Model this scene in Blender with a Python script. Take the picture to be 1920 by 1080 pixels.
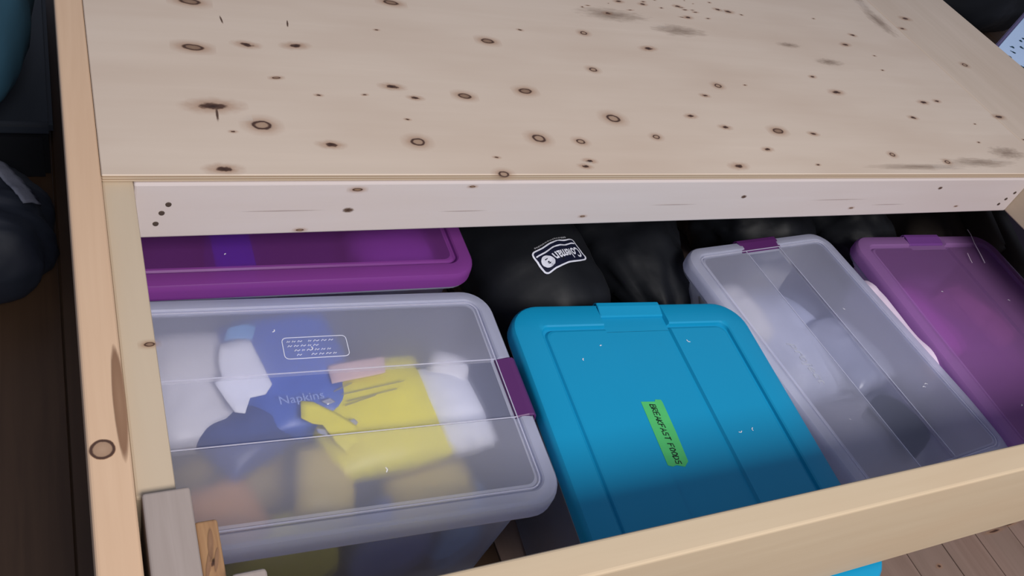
import bpy, bmesh, math, random
from mathutils import Vector, Matrix, noise
from mathutils.bvhtree import BVHTree

S = bpy.context.scene
for o in list(bpy.data.objects):
    bpy.data.objects.remove(o)
COL = S.collection
R = math.radians
# ---------------------------------------------------------------- camera, light, exposure
# world: z = 0 is the top of the bed frame, +Y runs away from the viewer, floor at z = -0.56
FLOOR = -0.56
cam = bpy.data.cameras.new('camera'); camo = bpy.data.objects.new('camera', cam); COL.objects.link(camo)
rows = ((0.89011192, -0.06026224, 0.45174024), (-0.34760963, -0.730807, 0.58744249), (0.29473433, -0.67991881, -0.67144775))
m = Matrix([[r[0], -r[1], -r[2]] for r in rows]).to_4x4(); m.translation = (0, 0, 0.776)
camo.matrix_world = m
cam.sensor_width = 36; cam.lens = 36 * 1634.18 / 1920; cam.clip_start = 0.02
S.camera = camo
w = bpy.data.worlds.new('room_light'); S.world = w; w.use_nodes = True
bg = w.node_tree.nodes['Background']; bg.inputs[0].default_value = (0.66, 0.75, 1.0, 1); bg.inputs[1].default_value = 0.36
def area(name, loc, target, sx, sy, power, col):
    l = bpy.data.lights.new(name, 'AREA'); l.shape = 'RECTANGLE'; l.size = sx; l.size_y = sy; l.energy = power; l.color = col
    o = bpy.data.objects.new(name, l); COL.objects.link(o); o.location = loc
    o.rotation_euler = (Vector(target) - Vector(loc)).to_track_quat('-Z', 'Y').to_euler()
    return o
area('window_daylight', (0.65, -2.05, 2.78), (0.9, 0.6, -0.1), 1.6, 1.0, 182, (1.0, 0.955, 0.915))
S.view_settings.view_transform = 'Standard'; S.view_settings.look = 'None'
S.view_settings.gamma = 1; S.view_settings.exposure = 0.0; S.view_settings.use_curve_mapping = False

# ---------------------------------------------------------------- material helpers
def mat(name):
    mt = bpy.data.materials.new(name); mt.use_nodes = True
    nt = mt.node_tree; nt.nodes.clear()
    out = nt.nodes.new('ShaderNodeOutputMaterial')
    return mt, nt, out
def N(nt, t, **kw):
    n = nt.nodes.new(t)
    for k, v in kw.items():
        if k.startswith('i_'): n.inputs[k[2:].replace('_', ' ')].default_value = v
        else: setattr(n, k, v)
    return n
def ramp(nt, fac, stops, interp='LINEAR'):
    r = nt.nodes.new('ShaderNodeValToRGB'); e = r.color_ramp; e.interpolation = interp
    while len(e.elements) < len(stops): e.elements.new(0.5)
    for el, (p, c) in zip(e.elements, stops):
        el.position = p; el.color = (*c, 1) if len(c) == 3 else c
    nt.links.new(fac, r.inputs[0]); return r
def coords(nt, scale=(1, 1, 1), rot=(0, 0, 0), rnd=False):
    tc = N(nt, 'ShaderNodeTexCoord'); mp = N(nt, 'ShaderNodeMapping')
    mp.inputs['Scale'].default_value = scale; mp.inputs['Rotation'].default_value = rot
    nt.links.new(tc.outputs['Object'], mp.inputs[0])
    if rnd:
        oi = N(nt, 'ShaderNodeObjectInfo'); mu = N(nt, 'ShaderNodeMath', operation='MULTIPLY'); mu.inputs[1].default_value = 40
        nt.links.new(oi.outputs['Random'], mu.inputs[0]); nt.links.new(mu.outputs[0], mp.inputs['Location'])
    return mp.outputs[0]
def noise_n(nt, vec, scale, detail=4, rough=0.55, dist=0.0):
    n = N(nt, 'ShaderNodeTexNoise'); n.inputs['Scale'].default_value = scale; n.inputs['Detail'].default_value = detail
    n.inputs['Roughness'].default_value = rough; n.inputs['Distortion'].default_value = dist
    nt.links.new(vec, n.inputs['Vector']); return n.outputs['Fac']
def mixc(nt, fac, a, b, mode='MIX'):
    n = N(nt, 'ShaderNodeMix', data_type='RGBA', blend_type=mode)
    for s, v in ((0, fac), (6, a), (7, b)):
        if hasattr(v, 'links'): nt.links.new(v, n.inputs[s])
        else: n.inputs[s].default_value = v if s == 0 else (*v, 1)
    return n.outputs[2]
def bump(nt, h, strength, dist=0.001):
    b = N(nt, 'ShaderNodeBump'); b.inputs['Strength'].default_value = strength; b.inputs['Distance'].default_value = dist
    nt.links.new(h, b.inputs['Height']); return b.outputs[0]
def wood(name, c1, c2, axis='X', blotch=None, rough=0.6, scale=1.0, spec=0.25, rnd=False):
    mt, nt, out = mat(name)
    sc = {'X': (1.2, 22, 22), 'Y': (22, 1.2, 22), 'Z': (22, 22, 1.2)}[axis]
    v = coords(nt, tuple(s * scale for s in sc), rnd=rnd)
    f = noise_n(nt, v, 1.6, 6, 0.6, 0.6)
    col = ramp(nt, f, [(0.25, c2), (0.6, c1), (0.85, tuple(min(1, a * 1.06) for a in c1))]).outputs[0]
    v2 = coords(nt, (1.6, 5, 5) if axis == 'X' else (5, 1.6, 5), rnd=rnd)
    g = noise_n(nt, v2, 1.4, 3, 0.5)
    bl = blotch or tuple(a * 0.82 for a in c1)
    gr = ramp(nt, g, [(0.42, (0, 0, 0)), (0.75, (1, 1, 1))]).outputs[0]
    gm = N(nt, 'ShaderNodeMath', operation='MULTIPLY'); gm.inputs[1].default_value = 0.55; nt.links.new(gr, gm.inputs[0])
    col = mixc(nt, gm.outputs[0], col, bl)
    p = N(nt, 'ShaderNodeBsdfPrincipled'); nt.links.new(col, p.inputs['Base Color'])
    p.inputs['Roughness'].default_value = rough; p.inputs['Specular IOR Level'].default_value = spec
    nt.links.new(bump(nt, f, 0.12, 0.0004), p.inputs['Normal'])
    nt.links.new(p.outputs[0], out.inputs[0]); return mt
def plain(name, c, rough=0.5, spec=0.5, var=0.12, nscale=8, bmp=0.0, bscale=60, sheen=0.0, metal=0.0, emit=None):
    mt, nt, out = mat(name); v = coords(nt)
    f = noise_n(nt, v, nscale, 4)
    col = mixc(nt, f, tuple(a * (1 - var) for a in c), tuple(min(1, a * (1 + var)) for a in c))
    p = N(nt, 'ShaderNodeBsdfPrincipled'); nt.links.new(col, p.inputs['Base Color'])
    p.inputs['Roughness'].default_value = rough; p.inputs['Specular IOR Level'].default_value = spec; p.inputs['Metallic'].default_value = metal
    p.inputs['Sheen Weight'].default_value = sheen
    if bmp: nt.links.new(bump(nt, noise_n(nt, v, bscale, 4), bmp, 0.002), p.inputs['Normal'])
    nt.links.new(p.outputs[0], out.inputs[0]); return mt
def clearplastic(name, tint, veil, t, rf, rough=0.35, gl=0.35, blur=0.45):
    """frosted / clear polypropylene sheet: t transparent, rf rough see-through, the rest scatters"""
    mt, nt, out = mat(name); v = coords(nt)
    T = N(nt, 'ShaderNodeBsdfTransparent'); T.inputs[0].default_value = (*tint, 1)
    B = N(nt, 'ShaderNodeBsdfRefraction'); B.inputs['Color'].default_value = (*tint, 1); B.inputs['Roughness'].default_value = blur; B.inputs['IOR'].default_value = 1.22
    D = N(nt, 'ShaderNodeBsdfDiffuse'); D.inputs[0].default_value = (*veil, 1)
    L = N(nt, 'ShaderNodeBsdfTranslucent'); L.inputs[0].default_value = (*veil, 1)
    G = N(nt, 'ShaderNodeBsdfGlossy'); G.inputs['Roughness'].default_value = rough; G.inputs[0].default_value = (1, 1, 1, 1)
    nb = bump(nt, noise_n(nt, v, 35, 3), 0.12, 0.001); nt.links.new(nb, G.inputs['Normal'])
    def mx(a, b, f):
        n = N(nt, 'ShaderNodeMixShader'); nt.links.new(a, n.inputs[1]); nt.links.new(b, n.inputs[2])
        if hasattr(f, 'links'): nt.links.new(f, n.inputs[0])
        else: n.inputs[0].default_value = f
        return n.outputs[0]
    see = mx(T.outputs[0], B.outputs[0], rf / (rf + t))
    sc = mx(D.outputs[0], L.outputs[0], 0.5)
    body = mx(sc, see, t + rf)
    fr = N(nt, 'ShaderNodeLayerWeight'); fr.inputs[0].default_value = 0.25
    fm = N(nt, 'ShaderNodeMath', operation='MULTIPLY'); fm.inputs[1].default_value = gl; nt.links.new(fr.outputs['Fresnel'], fm.inputs[0])
    nt.links.new(mx(body, G.outputs[0], fm.outputs[0]), out.inputs[0]); return mt
def decal(name, cols, alph, stretch=(1, 1), nz=0.25, nscale=2.2):
    """pigment mark in the wood: colour and cover by distance from the mark's own centre"""
    mt, nt, out = mat(name); tc = N(nt, 'ShaderNodeTexCoord')
    oi = N(nt, 'ShaderNodeObjectInfo'); mp = N(nt, 'ShaderNodeMapping'); nt.links.new(tc.outputs['Object'], mp.inputs[0])
    mu = N(nt, 'ShaderNodeMath', operation='MULTIPLY'); mu.inputs[1].default_value = 60; nt.links.new(oi.outputs['Random'], mu.inputs[0])
    nt.links.new(mu.outputs[0], mp.inputs['Location'])
    n = noise_n(nt, mp.outputs[0], nscale, 3)
    m2 = N(nt, 'ShaderNodeMapping'); m2.inputs['Scale'].default_value = (stretch[0], stretch[1], 0); nt.links.new(tc.outputs['Object'], m2.inputs[0])
    ln = N(nt, 'ShaderNodeVectorMath', operation='LENGTH'); nt.links.new(m2.outputs[0], ln.inputs[0])
    ad = N(nt, 'ShaderNodeMath', operation='MULTIPLY_ADD'); ad.inputs[1].default_value = nz; nt.links.new(n, ad.inputs[0]); nt.links.new(ln.outputs['Value'], ad.inputs[2])
    su = N(nt, 'ShaderNodeMath', operation='SUBTRACT'); su.inputs[1].default_value = nz / 2; nt.links.new(ad.outputs[0], su.inputs[0])
    c = ramp(nt, su.outputs[0], cols); a = ramp(nt, su.outputs[0], [(p, (x, x, x)) for p, x in alph])
    p = N(nt, 'ShaderNodeBsdfPrincipled'); nt.links.new(c.outputs[0], p.inputs['Base Color']); p.inputs['Roughness'].default_value = 0.6; p.inputs['Specular IOR Level'].default_value = 0.2
    nt.links.new(a.outputs[0], p.inputs['Alpha']); nt.links.new(p.outputs[0], out.inputs[0]); return mt

# ---------------------------------------------------------------- materials
PLY = wood('plywood_face', (0.57, 0.465, 0.375), (0.55, 0.445, 0.355), 'X', (0.47, 0.355, 0.27))
PINE_Y = wood('pine_along', (0.58, 0.40, 0.265), (0.53, 0.355, 0.23), 'Y', (0.53, 0.345, 0.22))
PINE_L = wood('pine_ledger', (0.50, 0.405, 0.295), (0.475, 0.38, 0.27), 'Y', (0.47, 0.36, 0.25))
PINE_X = wood('pine_across', (0.55, 0.485, 0.475), (0.53, 0.46, 0.445), 'X', (0.51, 0.435, 0.41))
PINE_F = wood('pine_front', (0.50, 0.395, 0.27), (0.47, 0.365, 0.245), 'X', (0.47, 0.34, 0.22))
GREYW = wood('weathered_board', (0.33, 0.275, 0.25), (0.28, 0.23, 0.205), 'Y', (0.27, 0.215, 0.185), scale=2)
OLDW = wood('stained_board', (0.38, 0.22, 0.11), (0.18, 0.085, 0.04), 'Y', (0.10, 0.05, 0.03), scale=2.5)
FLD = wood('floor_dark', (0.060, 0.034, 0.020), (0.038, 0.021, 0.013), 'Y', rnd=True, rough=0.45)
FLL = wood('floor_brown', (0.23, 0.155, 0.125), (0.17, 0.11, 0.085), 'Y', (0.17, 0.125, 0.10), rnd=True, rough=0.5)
def ply_edge():
    mt, nt, out = mat('plywood_edge'); tc = N(nt, 'ShaderNodeTexCoord'); sp = N(nt, 'ShaderNodeSeparateXYZ'); nt.links.new(tc.outputs['Object'], sp.inputs[0])
    mu = N(nt, 'ShaderNodeMath', operation='MULTIPLY'); mu.inputs[1].default_value = 2 * math.pi / 0.0042; nt.links.new(sp.outputs['Z'], mu.inputs[0])
    si = N(nt, 'ShaderNodeMath', operation='SINE'); nt.links.new(mu.outputs[0], si.inputs[0])
    c = ramp(nt, si.outputs[0], [(0.0, (0.34, 0.24, 0.16)), (0.6, (0.52, 0.42, 0.31))])
    p = N(nt, 'ShaderNodeBsdfPrincipled'); nt.links.new(c.outputs[0], p.inputs['Base Color']); p.inputs['Roughness'].default_value = 0.7
    nt.links.new(p.outputs[0], out.inputs[0]); return mt
PLYE = ply_edge()
KCOL = (0.30, 0.19, 0.12); KD = (0.07, 0.035, 0.025); HAL = (0.42, 0.22, 0.12)
K_RING = decal('knot_ring', [(0.0, (0.42, 0.28, 0.19)), (0.19, (0.38, 0.25, 0.17)), (0.25, KD), (0.32, KD), (0.40, HAL), (1, HAL)],
               [(0, 0.75), (0.2, 0.8), (0.25, 1), (0.31, 0.9), (0.36, 0.34), (0.6, 0.12), (0.9, 0)], (0.82, 1.0), 0.16)
K_FILL = decal('knot_filled', [(0.0, (0.26, 0.17, 0.11)), (0.2, (0.22, 0.13, 0.085)), (0.26, (0.05, 0.025, 0.018)), (0.31, (0.1, 0.05, 0.03)), (0.38, HAL), (1, HAL)],
               [(0, 0.95), (0.3, 0.9), (0.36, 0.34), (0.6, 0.12), (0.9, 0)], (0.7, 1.1), 0.14)
K_DARK = decal('knot_dark', [(0.0, (0.03, 0.015, 0.012)), (0.22, (0.09, 0.045, 0.03)), (0.32, HAL), (1, HAL)],
               [(0, 1), (0.2, 0.9), (0.3, 0.34), (0.6, 0.10), (0.8, 0)], (0.75, 1.2), 0.4, 3.2)
K_CRACK = decal('wood_crack', [(0, (0.04, 0.02, 0.015)), (1, (0.2, 0.12, 0.08))], [(0, 1), (0.5, 0.8), (0.9, 0)], (1, 1), 0.5, 3)
K_RINGS = decal('rail_knot', [(0.0, (0.42, 0.28, 0.19)), (0.62, (0.36, 0.23, 0.15)), (0.72, KD), (0.86, KD), (0.95, HAL), (1, HAL)],
               [(0, 0.6), (0.6, 0.7), (0.72, 0.9), (0.86, 0.85), (0.95, 0)], (1.0, 1.0), 0.12)
K_STREAK = decal('pitch_streak', [(0, (0.30, 0.17, 0.10)), (0.8, (0.24, 0.13, 0.075)), (1, (0.3, 0.18, 0.11))], [(0, 0.7), (0.75, 0.8), (0.95, 0)], (1, 1), 0.15, 3)
K_FAINT = decal('faint_grain', [(0, (0.36, 0.28, 0.26)), (1, (0.45, 0.36, 0.32))], [(0, 0.6), (0.5, 0.4), (0.9, 0)], (1, 1), 0.3, 3)
K_STAIN = decal('grey_wear', [(0, (0.22, 0.15, 0.105)), (1, (0.32, 0.23, 0.17))], [(0, 0.5), (0.35, 0.28), (0.8, 0)], (1, 1), 0.9, 5)

FROST = clearplastic('frosted_lid', (0.93, 0.93, 0.97), (0.76, 0.78, 1.0), 0.22, 0.42)
FROSTR = clearplastic('frosted_rim', (0.92, 0.93, 0.97), (0.78, 0.80, 1.0), 0.14, 0.22)
STRIP = clearplastic('clear_strip', (0.93, 0.93, 0.98), (0.66, 0.70, 0.98), 0.56, 0.16, 0.2, 0.5)
BODY = clearplastic('tub_wall', (0.92, 0.94, 0.97), (0.62, 0.67, 0.86), 0.30, 0.30)
PURP = clearplastic('purple_lid', (0.58, 0.28, 0.80), (0.34, 0.085, 0.42), 0.32, 0.18, 0.25, 0.4)
PURPR = clearplastic('purple_rim', (0.45, 0.20, 0.66), (0.36, 0.085, 0.44), 0.08, 0.06, 0.25, 0.4)
PURPL = clearplastic('mauve_lid', (0.70, 0.42, 0.80), (0.50, 0.24, 0.58), 0.30, 0.26, 0.25, 0.4)
PURPLR = clearplastic('mauve_rim', (0.55, 0.33, 0.66), (0.48, 0.24, 0.58), 0.12, 0.10, 0.25, 0.4)
TEAL = plain('teal_plastic', (0.004, 0.25, 0.46), 0.40, 0.28, 0.05, 3, 0.05, 90)
LATCH = plain('plum_latch', (0.085, 0.018, 0.11), 0.4, 0.4, 0.05)
LATCHP = plain('violet_latch', (0.14, 0.045, 0.22), 0.4, 0.4, 0.05)
WHITE_LINE = plain('emboss', (0.72, 0.73, 0.85), 0.4, 0.5, 0.05)
BLACKF = plain('black_nylon', (0.007, 0.008, 0.011), 0.55, 0.28, 0.25, 5, 0.5, 14)
BLACKG = plain('black_plastic_film', (0.006, 0.007, 0.010), 0.55, 0.25, 0.3, 5, 0.6, 10)

# ---------------------------------------------------------------- object helpers
def tag(o, label=None, cat=None, group=None, kind=None):
    for k, v in (('label', label), ('category', cat), ('group', group), ('kind', kind)):
        if v: o[k] = v
    return o
def empty(name, loc=(0, 0, 0), rz=0):
    o = bpy.data.objects.new(name, None); COL.objects.link(o); o.location = loc; o.rotation_euler = (0, 0, rz); o.empty_display_size = 0.05
    return o
def mk(name, verts, faces, mats, parent=None, smooth=False, loc=(0, 0, 0), rot=(0, 0, 0), fm=None):
    me = bpy.data.meshes.new(name); me.from_pydata(verts, [], faces)
    for mm in (mats if isinstance(mats, (list, tuple)) else [mats]): me.materials.append(mm)
    if fm: me.polygons.foreach_set('material_index', fm)
    if smooth: me.polygons.foreach_set('use_smooth', [True] * len(me.polygons))
    me.update()
    o = bpy.data.objects.new(name, me); COL.objects.link(o); o.location = loc; o.rotation_euler = rot
    if parent: o.parent = parent
    return o
def bmo(name, bm, mats, parent=None, smooth=False, loc=(0, 0, 0), rot=(0, 0, 0)):
    bmesh.ops.recalc_face_normals(bm, faces=bm.faces)
    me = bpy.data.meshes.new(name); bm.to_mesh(me); bm.free()
    for mm in (mats if isinstance(mats, (list, tuple)) else [mats]): me.materials.append(mm)
    if smooth: me.polygons.foreach_set('use_smooth', [True] * len(me.polygons))
    o = bpy.data.objects.new(name, me); COL.objects.link(o); o.location = loc; o.rotation_euler = rot
    if parent: o.parent = parent
    return o
def board(name, x0, x1, y0, y1, z0, z1, m_, parent=None, bev=0.003, seg=2, warp=0.0):
    """sawn board; its origin is its own centre"""
    bm = bmesh.new(); bmesh.ops.create_cube(bm, size=1)
    c = Vector(((x0 + x1) / 2, (y0 + y1) / 2, (z0 + z1) / 2))
    for v in bm.verts: v.co = Vector((v.co.x * (x1 - x0), v.co.y * (y1 - y0), v.co.z * (z1 - z0)))
    bmesh.ops.bevel(bm, geom=bm.edges[:], offset=bev, segments=seg, profile=0.5, affect='EDGES')
    o = bmo(name, bm, m_, parent, loc=c)
    return o
def ribbon(points, wd, z=0.0):
    """flat stroke along a polyline in the XY plane -> verts, faces"""
    V, F = [], []
    pts = [Vector((p[0], p[1])) for p in points]
    for i, p in enumerate(pts):
        a = pts[max(0, i - 1)]; b = pts[min(len(pts) - 1, i + 1)]; d = (b - a)
        if d.length < 1e-9: d = Vector((1, 0))
        d.normalize(); n = Vector((-d.y, d.x)) * wd / 2
        V += [(p.x + n.x, p.y + n.y, z), (p.x - n.x, p.y - n.y, z)]
        if i: k = 2 * i; F.append((k - 2, k - 1, k + 1, k))
    return V, F
def strokes(name, lines, wd, m_, parent, thick=0.0003, loc=(0, 0, 0), rz=0):
    V, F = [], []
    for ln in lines:
        v, f = ribbon(ln, wd); n = len(V)
        V += v; F += [tuple(i + n for i in q) for q in f]
    o = mk(name, V, F, m_, parent, loc=loc, rot=(0, 0, rz))
    s = o.modifiers.new('thickness', 'SOLIDIFY'); s.thickness = thick; s.offset = 1
    return o
def text_mesh(txt, size, m_, name, parent=None, loc=(0, 0, 0), rz=0, ext=0.0003, shear=0.0, off=0.0, spacing=1.0, width=None):
    cu = bpy.data.curves.new(name, 'FONT'); cu.body = txt; cu.size = size; cu.extrude = ext; cu.shear = shear; cu.offset = off
    cu.space_character = spacing; cu.align_x = 'CENTER'; cu.align_y = 'CENTER'; cu.resolution_u = 3
    t = bpy.data.objects.new('tmp', cu); COL.objects.link(t)
    dg = bpy.context.evaluated_depsgraph_get(); me = bpy.data.meshes.new_from_object(t.evaluated_get(dg))
    bpy.data.objects.remove(t); me.materials.clear(); me.materials.append(m_)
    if width:
        xs = [v.co.x for v in me.vertices]; k = width / (max(xs) - min(xs))
        for v in me.vertices: v.co.x *= k
    o = bpy.data.objects.new(name, me); COL.objects.link(o); o.location = loc; o.rotation_euler = (0, 0, rz)
    if parent: o.parent = parent
    return o
random.seed(4)

# ---------------------------------------------------------------- floor
floor = board('floor', -1.3, 6.3, -0.9, 4.6, FLOOR - 0.05, FLOOR - 0.018, FLD, None, 0.002, 1); tag(floor, kind='structure')
pw = 0.1083; fc = floor.location.copy()
bmP = {}
for i in range(-11, 58):
    x0 = -0.0155 + i * pw
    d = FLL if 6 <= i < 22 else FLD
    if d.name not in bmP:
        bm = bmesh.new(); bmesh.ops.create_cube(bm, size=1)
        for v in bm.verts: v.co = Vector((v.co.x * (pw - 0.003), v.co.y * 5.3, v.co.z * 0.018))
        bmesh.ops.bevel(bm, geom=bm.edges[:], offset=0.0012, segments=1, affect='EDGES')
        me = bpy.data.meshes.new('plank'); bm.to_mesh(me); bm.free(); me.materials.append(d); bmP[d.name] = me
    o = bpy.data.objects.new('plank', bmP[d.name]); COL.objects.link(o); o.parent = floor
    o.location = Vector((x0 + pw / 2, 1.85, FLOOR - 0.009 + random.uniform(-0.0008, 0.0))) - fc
tag(floor, 'dark and brown wooden plank floor around and under the bed frame', 'floor')

# ---------------------------------------------------------------- bed frame
def decal_obj(mt, x, y, sx, sy, parent, name='knot', z=0.0005, rz=0.0, up=None):
    V = [(-1, -1, 0), (1, -1, 0), (1, 1, 0), (-1, 1, 0)]
    key = 'dec_' + mt.name
    me = bpy.data.meshes.get(key)
    if not me:
        me = bpy.data.meshes.new(key); me.from_pydata(V, [], [(0, 1, 2, 3)]); me.materials.append(mt)
    o = bpy.data.objects.new(name, me); COL.objects.link(o)
    if up == 'front': o.rotation_euler = (R(90), 0, 0)
    else: o.rotation_euler = (0, 0, rz)
    o.scale = (sx, sy, 1); o.parent = parent
    p = Vector((x, y, z)) if up != 'front' else Vector((x, y, z))
    q = parent; off = Vector((0, 0, 0))
    while q: off += q.location; q = q.parent
    o.location = p - off
    return o
for x, y, sx, sy in ((1.775, 0.366, 0.045, 0.010), (1.83, 0.372, 0.05, 0.012), (1.56, 0.33, 0.012, 0.012), (1.65, 0.25, 0.010, 0.018)):
    decal_obj(K_DARK, x, y, sx, sy, floor, 'chip', FLOOR + 0.0006)
bed = empty('bed_frame', (0, 0, 0))
tag(bed, 'unfinished pine bed frame with open front bay above the storage tubs', 'bed')
rl = board('side_rail', 0.005, 0.043, 0.281, 2.6, -0.235, 0.0, PINE_Y, bed, 0.004, 3); tag(rl, 'tan left rail with a large round knot and brown streak')
fr = board('front_rail', 0.0432, 2.353, 0.280, 0.318, -0.235, 0.0, PINE_F, bed, 0.004, 3)
lg = board('ledger', 0.0432, 0.0795, 0.459, 2.6, -0.106, -0.0125, PINE_L, bed, 0.003)
cb = board('cross_beam', 0.0797, 1.905, 0.905, 0.943, -0.107, -0.0122, PINE_X, bed, 0.003)
lr = board('ledger', 1.9052, 1.943, 0.319, 2.6, -0.107, -0.0122, PINE_L, bed, 0.003)
rr = board('side_rail', 1.9432, 1.981, 0.319, 2.6, -0.107, -0.0122, PINE_Y, bed, 0.003)
ro = board('side_rail', 2.314, 2.353, 0.319, 2.6, -0.235, -0.019, PINE_Y, bed, 0.003)
bk = board('back_rail', 0.0432, 2.313, 2.601, 2.64, -0.235, -0.0125, PINE_F, bed, 0.003)
for (x, y) in ((0.0435, 2.50), (2.275, 0.3185), (2.275, 2.50)):
    board('leg', x, x + 0.038, y, y + 0.09, FLOOR, -0.108, PINE_Y, bed, 0.003)
cp = board('corner_post', 0.048, 0.0905, 0.3185, 0.4565, FLOOR, 0.0005, GREYW, bed, 0.003, 3); tag(cp, 'greyish weathered post end')
sp = board('spacer_board', 0.0915, 0.1125, 0.3185, 0.428, FLOOR, -0.018, OLDW, bed, 0.003, 3); tag(sp, 'brown mould-stained board end')
bl = board('corner_block', 0.1135, 0.1455, 0.3185, 0.362, -0.2, -0.002, GREYW, bed, 0.004, 3)
for mt_, mx_, my_, mw_, ml_, mr_ in ((K_STREAK, 0.103, 0.402, 0.0030, 0.018, -0.1), (K_STREAK, 0.099, 0.383, 0.0025, 0.018, -0.25), (K_STREAK, 0.106, 0.385, 0.0020, 0.014, -0.2), (K_DARK, 0.101, 0.362, 0.009, 0.020, -0.3), (K_DARK, 0.103, 0.383, 0.005, 0.018, -0.3)):
    decal_obj(mt_, mx_, my_, mw_, ml_, sp, 'mould_mark', -0.0172 + mx_ * 0.001, mr_)
decal_obj(K_RINGS, 0.0185, 0.510, 0.0125, 0.0125, rl, 'knot')
decal_obj(K_STREAK, 0.0375, 0.565, 0.0068, 0.078, rl, 'streak')
decal_obj(K_FILL, 0.073, 0.644, 0.012, 0.010, lg, 'knot', -0.0121)
# screws where the cross beam meets the side members, and knots on its face
SCR = plain('rusty_screw', (0.06, 0.04, 0.03), 0.5, 0.4, 0.2)
def screw(x, z):
    bm = bmesh.new(); bmesh.ops.create_cone(bm, cap_ends=True, segments=12, radius1=0.0042, radius2=0.0034, depth=0.0016)
    o = bmo('screw', bm, SCR, cb, rot=(R(90), 0, 0)); o.location = Vector((x, 0.9046, z)) - cb.location
for x, z in ((0.1215, -0.047), (0.1135, -0.062), (0.1065, -0.081), (1.884, -0.052), (1.872, -0.070), (1.862, -0.085)): screw(x, z)
for x, z, s, k in ((0.372, -0.024, .016, K_FILL), (0.365, -0.063, .010, K_CRACK), (0.772, -0.088, .010, K_FILL), (0.55, -0.02, .010, K_FILL), (1.1, -0.05, .008, K_CRACK),
                   (1.40, -0.085, .010, K_FILL), (1.62, -0.035, .008, K_CRACK), (1.72, -0.088, .009, K_FILL), (0.30, -0.10, .012, K_FILL)):
    decal_obj(k, x, 0.9044, s, s * 0.6, cb, 'knot', z, up='front')
for x, z, sx in ((0.27, -0.062, 0.07), (0.55, -0.07, 0.05), (1.35, -0.062, 0.09), (1.5, -0.078, 0.06), (0.95, -0.066, 0.06)):
    decal_obj(K_FAINT, x, 0.9045, sx, 0.0014, cb, 'grain_mark', z, up='front')

# ---------------------------------------------------------------- plywood and right-hand board
ply = board('plywood_panel', 0.0433, 1.979, 0.909, 2.6, -0.012, 0.0, [PLY, PLYE], None, 0.0012, 1)
for p in ply.data.polygons:
    if abs(p.normal.z) < 0.5: p.material_index = 1
tag(ply, 'large knotty plywood sheet covering the rear of the bed frame', 'plywood')
KN = []
for e in """0.198,1.332,L 0.187,1.202,L 0.268,1.218,D 0.345,1.224,D 0.24,1.285,c 0.345,1.288,c 0.298,1.133,s 0.354,1.093,x 0.195,1.057,K 0.256,1.016,R 0.214,1,x 0.346,0.974,D 0.19,0.92,D 0.551,1.386,L 0.498,1.29,x 0.48,1.124,D 0.428,1.099,x 0.511,1.096,d 0.481,1.039,x 0.481,0.984,R 0.601,1.107,F 0.707,1.281,F 0.793,1.329,x 0.724,1.129,F 0.939,1.337,f 0.9,1.209,f 0.696,0.998,R 0.601,0.949,x 0.598,0.909,f 0.773,0.992,f 0.767,0.942,d 0.752,0.928,d 0.871,1.059,R 0.937,1.009,f 1.074,1.298,D 1.038,1.424,d 1.258,1.44,d 1.181,1.179,f 1.126,1.143,d 1.051,1.074,d 1.114,1.043,d 1.241,1.036,F 1.175,0.979,d 1.074,0.93,D 1.33,1.03,d 1.271,0.935,x 1.481,1.235,d 1.511,1.18,D 1.257,1.187,x 1.701,1.385,D 1.765,1.434,d 1.771,1.159,D 1.825,1.167,d 1.681,1.098,d 1.502,0.968,f 1.648,0.946,f 1.876,1.083,x 1.82,1.015,x 1.093,1.479,d 1.156,1.478,d 1.202,1.47,x 1.255,1.485,d 1.373,1.49,d 1.401,1.485,D 1.367,1.519,x 1.436,1.477,x 1.68,1.496,x 1.768,1.345,x 1.743,1.283,x""".split():
    a, b, t = e.split(','); KN.append((float(a), float(b), t))
SZ = {'L': (0.038, 0.030), 'R': (0.033, 0.031), 'F': (0.030, 0.028), 'D': (0.030, 0.022), 'f': (0.022, 0.020), 'd': (0.020, 0.016), 'x': (0.010, 0.008), 's': (0.016, 0.010), 'c': (0.002, 0.014), 'K': (0.050, 0.034)}
MT = {'L': K_FILL, 'R': K_RING, 'F': K_FILL, 'D': K_DARK, 'f': K_RING, 'd': K_DARK, 'x': K_DARK, 's': K_FILL, 'c': K_CRACK, 'K': K_DARK}
for x, y, t in KN:
    sx, sy = SZ[t]; k = random.uniform(0.8, 1.0)
    decal_obj(MT[t], x, y, sx * k, sy * k, ply, 'knot', 0.0004, random.uniform(-0.15, 0.15))
decal_obj(K_CRACK, 0.1985, 1.038, 0.0024, 0.020, ply, 'crack', 0.0006, R(-4))
for i_ in range(26):
    decal_obj(K_DARK, random.uniform(0.93, 1.33), random.uniform(1.43, 1.55), random.uniform(0.004, 0.016), random.uniform(0.003, 0.008), ply, 'speck', 0.00045, random.uniform(-.3, .3))
random.seed(9)
for (x, y, sx, sy) in ((1.93, 1.52, 0.04, 0.10), (1.94, 1.68, 0.035, 0.16), (1.75, 0.945, 0.16, 0.022), (1.55, 0.93, 0.20, 0.014), (1.88, 0.98, 0.08, 0.03), (1.05, 1.42, 0.12, 0.035), (1.2, 1.38, 0.1, 0.03), (1.58, 1.30, 0.06, 0.02), (1.5, 1.36, 0.05, 0.015)):
    decal_obj(K_STAIN, x, y, sx, sy, ply, 'stain', 0.0003)
rb = board('side_board', 1.9815, 2.353, 0.3195, 2.6, -0.018, 0.0, wood('board_face', (0.53, 0.425, 0.335), (0.49, 0.39, 0.30), 'Y', (0.47, 0.36, 0.27)), None, 0.005, 3)
tag(rb, 'wide pale board along the right edge, seamed to the plywood sheet', 'board')
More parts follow.
